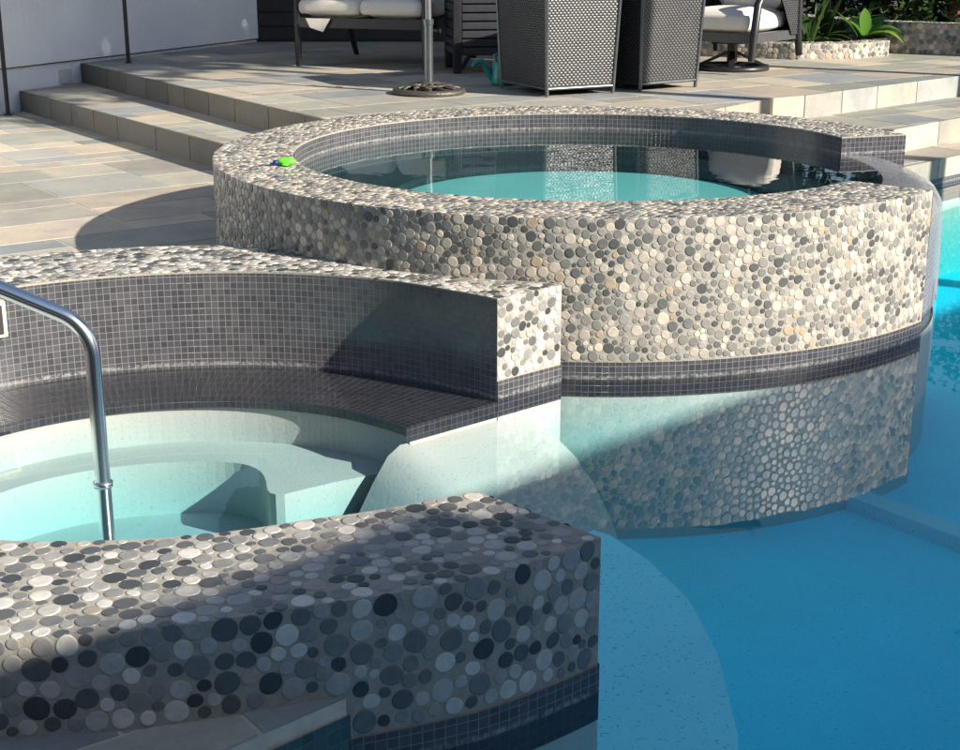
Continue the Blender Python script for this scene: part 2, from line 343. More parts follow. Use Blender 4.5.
def flat(mb, A, B, z, m=0, uvf=None):              # horizontal strip between two equal-length plan lists
    V = [(p[0], p[1], z) for p in A] + [(p[0], p[1], z) for p in B]; n = len(A); F = []; UV = []
    la = np.r_[0, np.cumsum(np.hypot(*np.diff(np.array(A), axis=0).T))]; lb = np.r_[0, np.cumsum(np.hypot(*np.diff(np.array(B), axis=0).T))]
    wd = hypot(A[0][0] - B[0][0], A[0][1] - B[0][1])
    for i in range(n - 1):
        F.append((i, i + 1, n + i + 1, n + i)); UV.append([(la[i], 0), (la[i + 1], 0), (la[i + 1], wd), (la[i], wd)])
    mb.mesh(V, F, UV, m, False)
def solid(mb, A, B, z0, z1, m=0):                  # wall between plan lists A (inner) and B (outer)
    flat(mb, A, B, z1, m); flat(mb, B, A, z0, m)
    for L_, fl in ((A, 1), (B, 0)):
        for i in range(len(L_) - 1):
            q = [(*L_[i], z0), (*L_[i + 1], z0), (*L_[i + 1], z1), (*L_[i], z1)]; mb.face(q[::-1] if fl else q, None, m)
    for i in (0, -1): mb.face([(*A[i], z0), (*B[i], z0), (*B[i], z1), (*A[i], z1)], None, m)
def prism(mb, poly, z0, z1, m=0, side=None, sidec=None):
    mb.face([(*p, z1) for p in poly], None, m); n = len(poly); mb.face([(*p, z0) for p in poly][::-1], None, m)
    for i in range(n):
        a, b = poly[i], poly[(i + 1) % n]; L_ = hypot(a[0] - b[0], a[1] - b[1])
        mb.face([(*a, z0), (*b, z0), (*b, z1), (*a, z1)], [(0, z0), (L_, z0), (L_, z1), (0, z1)], m)

# ------------------------------------------------------------------ pool basin and water
SC = (.463, 6.457); SR, SRI, SH = 1.617, 1.277, .56
LC = (-.88, 3.8)
POOLEDGE = [(-3.6, -.62), (-.21, 2.432), (-.05, 2.60)]
dd = (.703, .711)
K = (2.45, 8.52)                                   # a point on the right-hand pool coping
mb = MB(); mb.face([(-12, -14, -.60), (14, -14, -.60), (14, 16, -.60), (-12, 16, -.60)]); tag(mb.build('pool_floor', BLUEPL), kind='structure')
mb = MB(); prism(mb, [(-11, -13), (13, -13), (13, 15), (-11, 15)], -.9, 0); tag(mb.build('pool_water', POOLW), kind='structure')
mb = MB(); prism(mb, (lambda q: q if sum(q[i][0] * q[(i + 1) % 4][1] - q[(i + 1) % 4][0] * q[i][1] for i in range(4)) > 0 else q[::-1])([(1.134, 5.439), (3.489, 2.332), (3.569, 2.392), (1.214, 5.5)]), -.61, -.545); tag(mb.build('reflected_line_strip', plaster_mat('reflected_line_plaster', (.7, .8, .82))), kind='structure')  # pale submerged strip standing in for a line reflected on the water
# underwater bench beside the low wall
ba = [( .05, 4.30), (.25, 4.30), (.40, 4.18), (.50, 3.99), (.585, 3.72), (.615, 3.40), (.60, 3.0), (.53, 2.6), (.40, 2.2), (.22, 1.8), (-.1, 1.4), (-.8, 1.1), (-.8, 3.0)]
mb = MB(); prism(mb, ba[::-1] if False else ba, -.77, -.30); tag(mb.build('pool_bench', BENCHPL), kind='structure')

# ------------------------------------------------------------------ paving (patio, steps, deck)
STONES = [(.33, .31, .26), (.29, .29, .27), (.24, .26, .27), (.40, .34, .26), (.36, .33, .27), (.31, .31, .26), (.44, .37, .29), (.20, .22, .22), (.27, .27, .22), (.46, .40, .31)]
GA = atan2(-.815, .58)                             # paving runs with the steps
gx, gy = (cos(GA), sin(GA)), (-sin(GA), cos(GA))
def clip(poly, conv):
    for i in range(len(conv)):
        a, b = conv[i], conv[(i + 1) % len(conv)]; out = []
        def sd(p): return (b[0] - a[0]) * (p[1] - a[1]) - (b[1] - a[1]) * (p[0] - a[0])
        for k in range(len(poly)):
            p, q = poly[k], poly[(k + 1) % len(poly)]; sp, sq = sd(p), sd(q)
            if sp >= 0: out.append(p)
            if sp * sq < 0: t = sp / (sp - sq); out.append((p[0] + t * (q[0] - p[0]), p[1] + t * (q[1] - p[1])))
        poly = out
        if len(poly) < 3: return []
    return poly
def area(p): return sum(p[i][0] * p[(i + 1) % len(p)][1] - p[(i + 1) % len(p)][0] * p[i][1] for i in range(len(p))) / 2
def ashlar(seed, u0, u1, v0, v1, unit=.20):
    rg = random.Random(seed); nu, nv = int((u1 - u0) / unit), int((v1 - v0) / unit); occ = set(); out = []
    for j in range(nv):
        for i in range(nu):
            if (i, j) in occ: continue
            for (a, b) in rg.sample([(3, 2), (2, 3), (2, 2), (2, 2), (3, 3), (2, 4)], 6) + [(2, 1), (1, 2), (1, 1)]:
                if all((i + x, j + y) not in occ for x in range(a) for y in range(b)): break
            for x in range(a):
                for y in range(b): occ.add((i + x, j + y))
            out.append((u0 + i * unit, u0 + (i + a) * unit, v0 + j * unit, v0 + (j + b) * unit, rg.choice(STONES), rg.uniform(.85, 1.15)))
    return out
ASH = ashlar(5, -17, 6, -9, 15)
def pave(name, pieces, z, z0, riser=None, label=None):
    """pieces = convex CCW plan polygons; a joint-coloured body with stone slabs 4 mm proud"""
    mb = MB()
    for conv in pieces:
        prism(mb, conv, z0, z - .002, 0)
        for (a, b, c, d, col, k) in ASH:
            g = .005; R_ = [(a + g, c + g), (b - g, c + g), (b - g, d - g), (a + g, d - g)]
            W = [(gx[0] * p + gy[0] * q, gx[1] * p + gy[1] * q) for p, q in R_]
            if area(W) < 0: W = W[::-1]
            W = clip(W, conv)
            if len(W) < 3 or abs(area(W)) < .0008: continue
            tone = (*[(x * .75 + g_ * .25) * k for x, g_ in zip(col, (.31, .29, .255))], 1); mb.face([(*p, z) for p in W], None, 1, False, tone)
            for i in range(len(W)):
                p, q = W[i], W[(i + 1) % len(W)]; mb.face([(*p, z - .006), (*q, z - .006), (*q, z), (*p, z)], None, 1, False, tone)
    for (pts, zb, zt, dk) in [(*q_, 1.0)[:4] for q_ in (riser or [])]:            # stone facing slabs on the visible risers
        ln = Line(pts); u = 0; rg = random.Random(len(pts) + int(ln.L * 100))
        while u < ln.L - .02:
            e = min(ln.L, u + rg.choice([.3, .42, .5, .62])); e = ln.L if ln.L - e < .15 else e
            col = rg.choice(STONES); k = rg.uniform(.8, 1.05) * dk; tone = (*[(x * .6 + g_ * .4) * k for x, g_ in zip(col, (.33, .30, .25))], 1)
            A = [ln.at(u + .004, .012), ln.at(e - .004, .012), ln.at(e - .004, -.004), ln.at(u + .004, -.004)]; A = [(float(p[0]), float(p[1])) for p in A]
            if area(A) < 0: A = A[::-1]
            mb.face([(*p, zt) for p in A], None, 1, False, tone)
            for i in range(4): mb.face([(*A[i], zb), (*A[(i + 1) % 4], zb), (*A[(i + 1) % 4], zt), (*A[i], zt)], None, 1, False, tone)
            u = e
    return tag(mb.build(name, [JOINT, STONE]), kind='structure')
def ccw(p): return p if area(p) > 0 else p[::-1]
# plan lines of the steps on the left
s1a, s1b = (-3.53, 11.33), (-.9, 7.63)             # step 1 front edge, runs under the round spa
s2a, s2b = (-3.20, 11.95), (-.6, 7.95)             # deck edge
# right-hand steps
r2 = [(1.3, 8.72), (1.83, 9.43), (2.1, 9.6), (3.19, 10.60), (7.5, 14.6)]
r1 = [(1.55, 8.08), (2.48, 9.0), (6.2, 12.7)]
r0 = [(1.6, 7.72), (2.42, 8.50), (7.0, 13.0)]
half = ccw([(-12.6, -9.1), (-.0, 2.622), (3, 9), (3, 15), (-12.6, 15)])
wed = []
for k in range(18):
    a, b = radians(84 + k * 12), radians(84 + (k + 1) * 12)
    q = clip(ccw([(LC[0] + r * cos(t), LC[1] + r * sin(t)) for r, t in ((1.36, a), (9, a), (9, b), (1.36, b))]), half)
    if len(q) > 2: wed.append(q)
pave('lower_patio', wed, .15, -.85)
pave('lower_step', [ccw([s1a, s1b, s2b, s2a]), ccw([(-4.2, 11.33), s1a, s2a, (-4.2, 11.95)])], .30, -.1, [([s1a, s1b], .15, .30, .42)])  # left riser stones toned down to paint in their shade
dwed = []
for k in range(12):
    a, b = radians(60 + k * 10), radians(70 + k * 10); q = ccw([(SC[0] + r * cos(t), SC[1] + r * sin(t)) for r, t in ((1.44, a), (14, a), (14, b), (1.44, b))])
    ex = ((s2b[0] - s2a[0]), (s2b[1] - s2a[1]))
    q = clip(q, ccw([s2a, (s2b[0] + ex[0], s2b[1] + ex[1]), (9, 10), (9, 17), (s2a[0] - 1.262 * ex[0], s2a[1] - 1.262 * ex[1])]))
    if len(q) > 2: q = clip(q, ccw([(1.3, 16), (-9, 16), (-9, -1.47), (1.3, 8.72)]))
    if len(q) > 2: dwed.append(q)
pave('upper_deck', [*dwed,
                    ccw([(1.3, 8.72), (1.83, 9.43), (1.83, 16), (1.3, 16)]), ccw([(1.83, 9.43), (2.1, 9.6), (3.19, 10.6), (7.5, 14.6), (7.5, 16), (1.83, 16)])], .45, .1,
     [([s2a, s2b], .30, .45, .42), (r2[:3], .30, .45), (r2[2:], .30, .45)])  # left deck riser colour darkened for shade as well
pave('right_step', [ccw([r1[0], r1[1], r1[2], (7.5, 14.8), r2[2]]), ccw([r1[0], r2[2], r2[1], r2[0]])], .30, -.1, [(r1, .15, .30)])
pave('pool_coping', [ccw([r0[0], r0[1], r1[1], r1[0]]), ccw([r0[1], r0[2], r1[2], r1[1]])], .15, -.85, [(r0, .035, .15)])
mb = MB(); sheet(mb, Line(r0), -.12, .034, .004); tag(mb.build('waterline_tile', TILE), kind='structure')
mb = MB(); sheet(mb, Line([(-3.75, -1.0), (-.21, 2.432), (-.05, 2.6)]), -.5, .11, .006); tag(mb.build('waterline_tile', BLUETILE), kind='structure')

# ------------------------------------------------------------------ round raised spa
def circle(c, r, a0, a1, n=160): return ringpts(c, r, radians(a0), radians(a1), n)
spa = empty('round_spa', (SC[0], SC[1], 0)); tag(spa, 'tall round raised spa faced in sliced pebbles with open spillway on its right', 'spa')
spa_parts = []
def sp(o): o.location = (-SC[0], -SC[1], 0); o.parent = spa; return o
G0, G1 = 17.0, 319.0                               # wall runs from G0 ccw to G1; the rest is the weir
A = circle(SC, SRI, G0, G1, 200); B = circle(SC, SR, G0, G1, 200)
mb = MB(); solid(mb, A, B, -.8, SH)
ln = Line(B)                                       # ccw: right of travel = outward
face_stones(mb, ln, .062, SH + .004, 3, .0205, u0=radians(150) * SR, u1=ln.L)
def in_ring(x, y, r):
    d = hypot(x - SC[0], y - SC[1]); a = math.degrees(atan2(y - SC[1], x - SC[0])) % 360
    if not (SRI + r * .8 < d < SR - r * .8): return False
    return G0 + math.degrees(r / d) < a < G1 - math.degrees(r / d)
P = pack(SC[0] - SR, SC[0] + SR, SC[1] - SR, SC[1] + SR, in_ring, .0205, 4)
stones(mb, P, lambda u, v, d: (u, v, SH + d), n=11)
el = Line([B[-1], A[-1]]); face_stones(mb, Line([A[-1], B[-1]]), .47, SH, 9, .02) if False else None
sp(mb.build('pebble_wall', [GROUT, PEB]))
mb = MB(); sheet(mb, ln, .001, .060, .004, u0=radians(150) * SR); sp(mb.build('waterline_band', TILE))
mb = MB(); sheet(mb, ln, -.065, .001, .004, u0=radians(150) * SR); sp(mb.build('submerged_band', LEDGE))
mb = MB(); sheet(mb, ln, -.8, -.066, .004, u0=radians(150) * SR); sheet(mb, Line([(SC[0] + 1.527 * cos(a), SC[1] + 1.527 * sin(a)) for a in np.radians(np.linspace(G1 - 360, G0, 40))]), -.8, -.066, 0); sp(mb.build('submerged_wall', BLUEWALL))
mb = MB(); sheet(mb, Line(A), .30, SH - .004, -.004, flip=True)
e0 = Line([A[0], B[0]]); sheet(mb, e0, .30, SH - .004, .004)
e1 = Line([B[-1], A[-1]]); sheet(mb, e1, .30, SH - .004, .004); sp(mb.build('inner_tile_band', TILE))
# weir: tile-clad lip with a rounded nose
mb = MB(); SW = 1.512; prof = [(SRI - .002, .2), (SRI - .002, .445), (SRI + .02, .462), (SRI + .06, .462), (SW - .10, .455), (SW - .045, .435), (SW - .012, .395), (SW + .004, .34), (SW + .004, -.7)]
aa = np.radians(np.linspace(G1 - 360, G0, 60)); V = []; cum = [0]
for i in range(1, len(prof)): cum.append(cum[-1] + hypot(prof[i][0] - prof[i - 1][0], prof[i][1] - prof[i - 1][1]))
for a in aa: V += [(SC[0] + r * cos(a), SC[1] + r * sin(a), z) for r, z in prof]
F = []; UV = []; n = len(prof)
for i in range(len(aa) - 1):
    for j in range(n - 1):
        F.append((i * n + j, (i + 1) * n + j, (i + 1) * n + j + 1, i * n + j + 1)); u0_, u1_ = aa[i] * SR, aa[i + 1] * SR; UV.append([(u0_, cum[j]), (u1_, cum[j]), (u1_, cum[j + 1]), (u0_, cum[j + 1])])
mb.mesh(V, [f[::-1] for f in F], [q[::-1] for q in UV], 0, True); sp(mb.build('spillway_weir', TILE))
# inner shell: tiled wall and bench darkened for reflection and shade, pale floor
mb = MB(); C0 = Line(circle(SC, SRI - .002, 0, 360, 120)); sheet(mb, C0, .06, .32, -.006, flip=True)
flat(mb, circle(SC, .85, 0, 360, 120)[::-1], circle(SC, SRI + .01, 0, 360, 120)[::-1], .365); sheet(mb, Line(circle(SC, .85, 0, 360, 120)), .31, .365, 0, flip=True); sp(mb.build('shade_toned_seat', LEDGE))
mb = MB(); flat(mb, circle(SC, .001, 0, 360, 120), circle(SC, .86, 0, 360, 120), .325)
sp(mb.build('spa_floor', plaster_mat('spa_plaster', (.36, .56, .54))))
mb = MB(); flat(mb, circle(SC, .001, 0, 360, 120)[::-1], circle(SC, SRI + .003, 0, 360, 120)[::-1], .478); prism(mb, circle(SC, SRI + .003, 0, 360, 120)[:-1], .08, .4775) if False else None
mb = MB(); prism(mb, circle(SC, SRI + .003, 0, 360, 121)[:-1], .20, .478); tag(mb.build('spa_water', SPAW), kind='structure')
# film of water running over the weir
FILM = water_mat('falling_water', .3, (.6, .8, .9), .006, 14)
ft = FILM.node_tree; fo = ft.nodes['Material Output']; wsh = fo.inputs['Surface'].links[0].from_socket; dfs = N(ft, 'ShaderNodeBsdfDiffuse'); dfs.inputs[0].default_value = (.62, .64, .70, 1)
fmx = N(ft, 'ShaderNodeMixShader'); fmx.inputs[0].default_value = .13; ft.links.new(wsh, fmx.inputs[1]); ft.links.new(dfs.outputs[0], fmx.inputs[2]); ft.links.new(fmx.outputs[0], fo.inputs['Surface'])
mb = MB(); prof = [(SRI + .0, .4785), (SRI + .06, .4780), (SW - .08, .470), (SW - .02, .446), (SW + .010, .395), (SW + .014, .33), (SW + .018, .2), (SW + .020, .012)]
aa2 = np.radians(np.linspace(G1 - 360 + .6, G0 - .6, 420)); V = []
for a in aa2:
    for k, (r, z) in enumerate(prof):
        w_ = (.0016 * sin(a * 310) + .003 * sin(a * 141 + 1) + .003 * sin(a * 53)) * k / len(prof); V.append((SC[0] + (r + w_) * cos(a), SC[1] + (r + w_) * sin(a), z))
n = len(prof); F = [((i + 1) * n + j, i * n + j, i * n + j + 1, (i + 1) * n + j + 1) for i in range(len(aa2) - 1) for j in range(n - 1)]
mb.mesh(V, F, None, 0, True); tag(mb.build('falling_water', FILM), kind='structure')

# ------------------------------------------------------------------ low C-shaped spa wall
LH = .34; T0, T1 = 41.3, 315.0
def interp(tab): 
    a = np.array(tab, float); return lambda th: float(np.interp(math.degrees(th), a[:, 0], a[:, 1]))
rin = interp([(40, 1.25), (50, 1.228), (75, 1.225), (130, 1.215), (200, 1.20), (240, 1.15), (266, 1.135), (286, 1.152), (297, 1.155), (306, 1.19), (316, 1.232)])
rout = interp([(40, 1.545), (50, 1.50), (60, 1.44), (81, 1.50), (88, 1.60), (94, 1.66), (103, 1.675), (121, 1.685), (160, 1.66), (240, 1.57), (272, 1.555), (280, 1.548), (291, 1.535), (298, 1.553), (304, 1.575), (316, 1.585)])
low = empty('low_spa_wall', (LC[0], LC[1], 0)); tag(low, 'low C-shaped pebble spa wall with grey mosaic inside, in the foreground by the pool', 'spa wall')
def lp(o): o.location = (-LC[0], -LC[1], 0); o.parent = low; return o
A = ringpts(LC, rin, radians(T0), radians(T1), 220); B = ringpts(LC, rout, radians(T0), radians(T1), 220)
mb = MB(); solid(mb, A, B, -.8, LH)
lo = Line(B); th = np.linspace(T0, T1, 220); uo = lambda d: float(np.interp(d, th, lo.l))
face_stones(mb, lo, .152, LH + .004, 21, .0255, uo(150), uo(294.6)); face_stones(mb, lo, .065, LH + .004, 22, .0255, uo(294.6), lo.L)
face_stones(mb, lo, .152, LH + .004, 23, .0235, uo(86), uo(150))
eA = Line([A[0], B[0]][::1]); eA = Line([A[0], B[0]]); face_stones(mb, eA, .062, LH + .004, 24, .0205)
eB = Line([B[-1], A[-1]]); face_stones(mb, eB, .062, LH + .004, 25, .0225)
def in_low(x, y, r):
    d = hypot(x - LC[0], y - LC[1]); a = atan2(y - LC[1], x - LC[0]) % (2 * pi); q = r / d
    if not (radians(T0) + q < a < radians(T1) - q): return False
    if hypot(x - SC[0], y - SC[1]) < SR + r: return False
    return rin(a) + r * .85 < d < rout(a) - r * .76
P = pack(LC[0] - 1.7, LC[0] + 1.7, LC[1] - 1.7, LC[1] + 1.7, in_low, .0245, 26)
stones(mb, P, lambda u, v, d: (u, v, LH + d)); lp(mb.build('pebble_wall', [GROUT, PEBG]))
mb = MB(); sheet(mb, Line(A), -.03, LH - .006, -.006, flip=True); lp(mb.build('inner_tile_band', TILE))
mb = MB(); sheet(mb, eA, .001, .060, .005); sheet(mb, eB, .001, .060, .005); sheet(mb, lo, .001, .060, .005, u0=uo(294.6)); lp(mb.build('waterline_band', TILE))
mb = MB(); sheet(mb, eA, -.065, .001, .005); sheet(mb, eB, -.065, .001, .005); sheet(mb, lo, -.065, .001, .005, u0=uo(294.6)); lp(mb.build('submerged_band', LEDGE))
mb = MB(); sheet(mb, eA, -.79, -.066, .004); lp(mb.build('submerged_wall', PLASTER))
mb = MB(); sheet(mb, eB, -.79, -.066, .004); sheet(mb, lo, -.79, -.066, .004, u0=uo(294.6)); lp(mb.build('submerged_wall', BLUEWALL))
# tiled ledge just under the water
mb = MB(); la = ringpts(LC, .86, radians(T0 - .2), radians(T1), 160); lb = ringpts(LC, rin, radians(T0 - .2), radians(T1), 160)
flat(mb, la, lb, -.012); sheet(mb, Line(la), -.045, -.012, 0, flip=True); e = Line([la[0], lb[0]]); sheet(mb, e, -.065, -.012, .0); e = Line([lb[-1], la[-1]]); sheet(mb, e, -.065, -.012, 0); lp(mb.build('tiled_ledge', LEDGE))
# plaster seats inside
mb = MB(); solid(mb, ringpts(LC, .875, radians(T0), radians(T1), 90), ringpts(LC, rin, radians(T0), radians(T1), 90), -.76, -.046)
solid(mb, ringpts(LC, lambda a: .70 + .02 * sin(3 * a) - .24 * math.exp(-((math.degrees(a) - 58) / 14) ** 2) + .22 * max(0, 1 - (math.degrees(a) - 44) / 10), radians(44), radians(330), 110), ringpts(LC, .885, radians(44), radians(330), 110), -.76, -.17); lp(mb.build('plaster_seat', PLASTER))
mb = MB(); fl = ringpts(LC, 1.0, 0, 2 * pi, 91)[:-1]; prism(mb, fl, -.77, -.35); lp(mb.build('spa_floor', PLASTER))
mb = MB(); ca, sa = cos(radians(T0 - .1)), sin(radians(T0 - .1)); prof = [(-.02, -.070), (.02, -.085), (.08, -.11), (.20, -.145), (.34, -.185), (.44, -.24), (.52, -.32), (.58, -.43), (.62, -.54), (.65, -.64)]; RR = [.56, .62, .68, .74, .80, .86, .91] + list(np.linspace(.95, 1.42, 12)) + [1.46, 1.50, 1.54, 1.58, 1.60]; sm_ = lambda t: t * t * (3 - 2 * t); V = []; F = []
for i_, r_ in enumerate(RR):
    k_ = sm_(min(1, max(0, (r_ - .56) / .30))) * (1 - .75 * sm_(min(1, max(0, (r_ - 1.40) / .20))))
    e_d = 1 - .85 * sm_(min(1, max(0, (r_ - 1.25) / .35)))
    for d_, z_ in prof: V.append((LC[0] + r_ * ca + d_ * e_d * sa, LC[1] + r_ * sa - d_ * e_d * ca, max(-.64, z_ * k_ - (.37 if r_ < 1 else .64) * (1 - k_))))
n_ = len(prof); F = [(i * n_ + j, i * n_ + j + 1, (i + 1) * n_ + j + 1, (i + 1) * n_ + j) for i in range(len(RR) - 1) for j in range(n_ - 1)]
mb.mesh(V, F, None, 0, True); lp(mb.build('sloped_shelf', PLASTER)); mb = MB(); prism(mb, ringpts(LC, .12, 0, 2 * pi, 33)[:-1], -.36, -.343); lp(mb.build('drain_cover', BEIGE))
# skimmer mouth on the inner wall
th_ = radians(130.6); px_, py_ = LC[0] + 1.19 * cos(th_), LC[1] + 1.19 * sin(th_)
sk_ = empty('skimmer', (px_, py_, .185), th_ + pi / 2); tag(sk_, 'small skimmer opening with beige frame in the tiled wall behind the steel rail', 'skimmer')
mb = MB(); mb.box(-.075, .075, -.012, .02, -.005, .12, 0, .004); mb.build('frame', BEIGE, sk_)
mb = MB(); mb.box(-.060, .060, -.001, .024, .008, .106, 0); mb.build('opening', DARKP, sk_)

# ------------------------------------------------------------------ steel grab rail
rl = empty('grab_rail', (-1.06, 3.842, -.4)); tag(rl, 'bent polished steel grab rail standing in the low spa', 'handrail')
pts = [(0, 0, 0), (0, 0, .775)]
for k in range(1, 10):
    a = k / 9 * radians(66); R_ = .13; pts.append((-R_ + R_ * cos(a), 0, .775 + R_ * sin(a)))
lx, lz = pts[-1][0], pts[-1][2]; dx, dz = -sin(radians(66)), cos(radians(66))
pts += [(lx + dx * .55, 0, lz + dz * .55)]; hx, hz = pts[-1][0], pts[-1][2]
for k in range(1, 10): a = k / 9 * radians(114); pts.append((hx - .13 * (sin(radians(24) + a) - sin(radians(24))) , 0, hz + .13 * (cos(radians(24) + a - 0) - cos(radians(24))) + 0))
mb = MB(); pts.append((pts[-1][0] - .02, 0, .55)); mb.tube(pts, .0215, 20); mb.build('tube', CHROME, rl)
mb = MB(); mb.lathe([(.0215, .392), (.027, .393), (.027, .408), (.0215, .41)], 24); mb.build('collar', CHROME, rl)

# ------------------------------------------------------------------ bath toy
ty = empty('bath_toy', (-.80, 5.985, SH + .003), .2); ty.scale = (.78, .78, .65); tag(ty, 'small lime green and blue plastic toy on the round spa rim', 'toy')
mb = MB(); bm = bmesh.new(); bmesh.ops.create_icosphere(bm, subdivisions=3, radius=1)
for v in bm.verts: v.co = Vector((v.co.x * .05 + .01, v.co.y * .035, .024 + v.co.z * .024))
mb.bm(bm, 0, True)
for s_ in (-1, 1):
    bm = bmesh.new(); bmesh.ops.create_icosphere(bm, subdivisions=2, radius=1)
    for v in bm.verts: v.co = Vector((v.co.x * .022 + .0, v.co.y * .016 + s_ * .036, .010 + v.co.z * .009))
    mb.bm(bm, 0, True)
mb.build('body', GREENP, ty)
mb = MB(); bm = bmesh.new(); bmesh.ops.create_icosphere(bm, subdivisions=2, radius=1)
for v in bm.verts: v.co = Vector((v.co.x * .018 - .048, v.co.y * .018, .018 + v.co.z * .017))
mb.bm(bm, 0, True); mb.tube([(-.06, 0, .016), (-.08, 0, .012)], [.006, .003], 8); mb.build('head', BLUEP, ty)

# ------------------------------------------------------------------ house wall left, handrail, outlet
WD = (.43, .903); W0 = (-5.4, 7.2); 
hw = empty('house_wall', (-3.55, 11.1, 0)); tag(hw, 'white stucco house wall behind the steps at upper left', 'wall')
def wallbox(mb, s0, s1, t0, t1, z0, z1, m=0):
    nx, ny = -WD[1], WD[0]; P = [(-3.57 + WD[0] * s + nx * t, 11.12 + WD[1] * s + ny * t) for s, t in ((s0, t0), (s1, t0), (s1, t1), (s0, t1))]
    P = [(p[0] + 3.55, p[1] - 11.1) for p in P]; prism(mb, P, z0, z1, m)
mb = MB(); wallbox(mb, -4, 3.4, .012, .3, 0, .475); wallbox(mb, -4, 3.4, -.008, .3, .483, 3.3); mb.build('stucco_panel', STUCCO, hw)
mb = MB(); wallbox(mb, -4, 3.4, -.006, .05, .4752, .4828); mb.build('weep_screed', DARKP, hw)
mb = MB(); wallbox(mb, .62, .76, -.004, .02, .315, .42); mb.build('outlet_cover', simple('painted_plate', (.6, .58, .55), .5, 0, .05, 30, 0), hw)
mb = MB(); wallbox(mb, -4.2, 3.6, -.35, .6, 3.3, 3.42); mb.build('eave', PALEROOF, hw)
hr = empty('stair_handrail', (-3.52, 11.0, .15)); tag(hr, 'thin black metal handrail on two posts at the patio steps', 'handrail')
q = (.70, .95, .30)
mb = MB(); mb.tube([(0, 0, 0), (0, 0, .93)], .0165, 8); mb.lathe([(.03, 0), (.03, .008), (.012, .01)], 16); mb.build('post', BLACK, hr)
mb = MB(); mb.tube([q, (q[0], q[1], q[2] + .93)], .0165, 8); mb.lathe([(.03, 0), (.03, .008), (.012, .01)], 16, q); mb.build('post', BLACK, hr)
mb = MB(); mb.tube([(-.2, -.28, .84), (0, 0, .93), (q[0], q[1], q[2] + .93), (q[0] + .2, q[1] + .28, q[2] + .93)], .02, 8); mb.build('top_rail', BLACK, hr)

# back wall behind the seating
bw = empty('timber_wall', (-2.3, 14.2, .45)); tag(bw, 'dark timber wall in shade behind the seating', 'wall')
mb = MB(); mb.box(0, 4.9, 0, .2, 0, 3.73); mb.build('panelling', DARKWALL, bw)
mb = MB()
for k in range(28): mb.box(.01, 4.89, -.016, -.002, .02 + k * .13, .135 + k * .13)
mb.build('boards', DARKWALL, bw)
mb = MB(); mb.box(-.3, 5.1, -.75, .3, 3.74, 3.86); mb.build('eave', CANVAS, bw)

# ------------------------------------------------------------------ umbrellas
def umbrella(loc, rz, half, h, label):
    u = empty('patio_umbrella', loc, rz); tag(u, label, 'umbrella')
    mb = MB(); 
    mb.lathe([(.0, .0), (.235, .0), (.245, .012), (.235, .03), (.215, .036), (.20, .030)], 48)
    mb.lathe([(.205, .028), (.195, .036), (.185, .030)], 48)
    for k in range(12):
        a = k * pi / 6
        mb.tube([(.055 * cos(a), .055 * sin(a), .062), (.10 * cos(a + .25), .10 * sin(a + .25), .058), (.15 * cos(a - .12), .15 * sin(a - .12), .046), (.20 * cos(a + .1), .20 * sin(a + .1), .034)], .009, 8)
    mb.lathe([(.12, .046), (.13, .058), (.12, .062), (.11, .052), (.12, .046)], 36)
    mb.lathe([(.0, .03), (.2, .012)], 40)
    mb.lathe([(.075, .03), (.065, .072), (.04, .08), (.0, .08)], 32); mb.build('base', IRON, u)
    mb = MB(); mb.tube([(0, 0, .07), (0, 0, .46)], .030, 18); mb.tube([(0, 0, .44), (0, 0, .475)], .036, 18)
    mb.build('base_sleeve', POLE, u)
    mb = MB(); mb.tube([(.03, 0, .40), (.075, 0, .40)], .007, 8); mb.box(.07, .082, -.03, .03, .388, .412, 0, .004); mb.build('clamp_knob', BLACK, u)
    mb = MB(); mb.tube([(0, 0, .46), (0, 0, h + .42)], .0215, 16); mb.build('pole', simple('silver_pole', (.22, .23, .23), .35, .7, .06, 20, 0), u)
    mb = MB(); V = []; n = 40; prof_ = [(.03, 1.50), (.10, 1.52), (.135, 1.62), (.13, 1.80), (.10, 2.05), (.07, 2.35), (.035, 2.60), (.0, 2.64)]
    for r, z in prof_:
        for k in range(n): a = 2 * pi * k / n; q = r * (1 + .22 * cos(8 * a + z * 3)); V.append((q * cos(a), q * sin(a), z))
    mb.mesh(V, [(i * n + k, i * n + (k + 1) % n, (i + 1) * n + (k + 1) % n, (i + 1) * n + k) for i in range(len(prof_) - 1) for k in range(n)], None, 0, True); mb.build('furled_canopy', CANVAS, u)
    mb = MB(); mb.tube([(.125 * cos(k * pi / 12), .125 * sin(k * pi / 12), 1.86) for k in range(25)], .011, 8); mb.build('tie_strap', TRIM, u)
    return u
umbrella((-.335, 9.72, .45), 0, 1.85, 1.98, 'patio umbrella on round iron base in front of the loveseat')

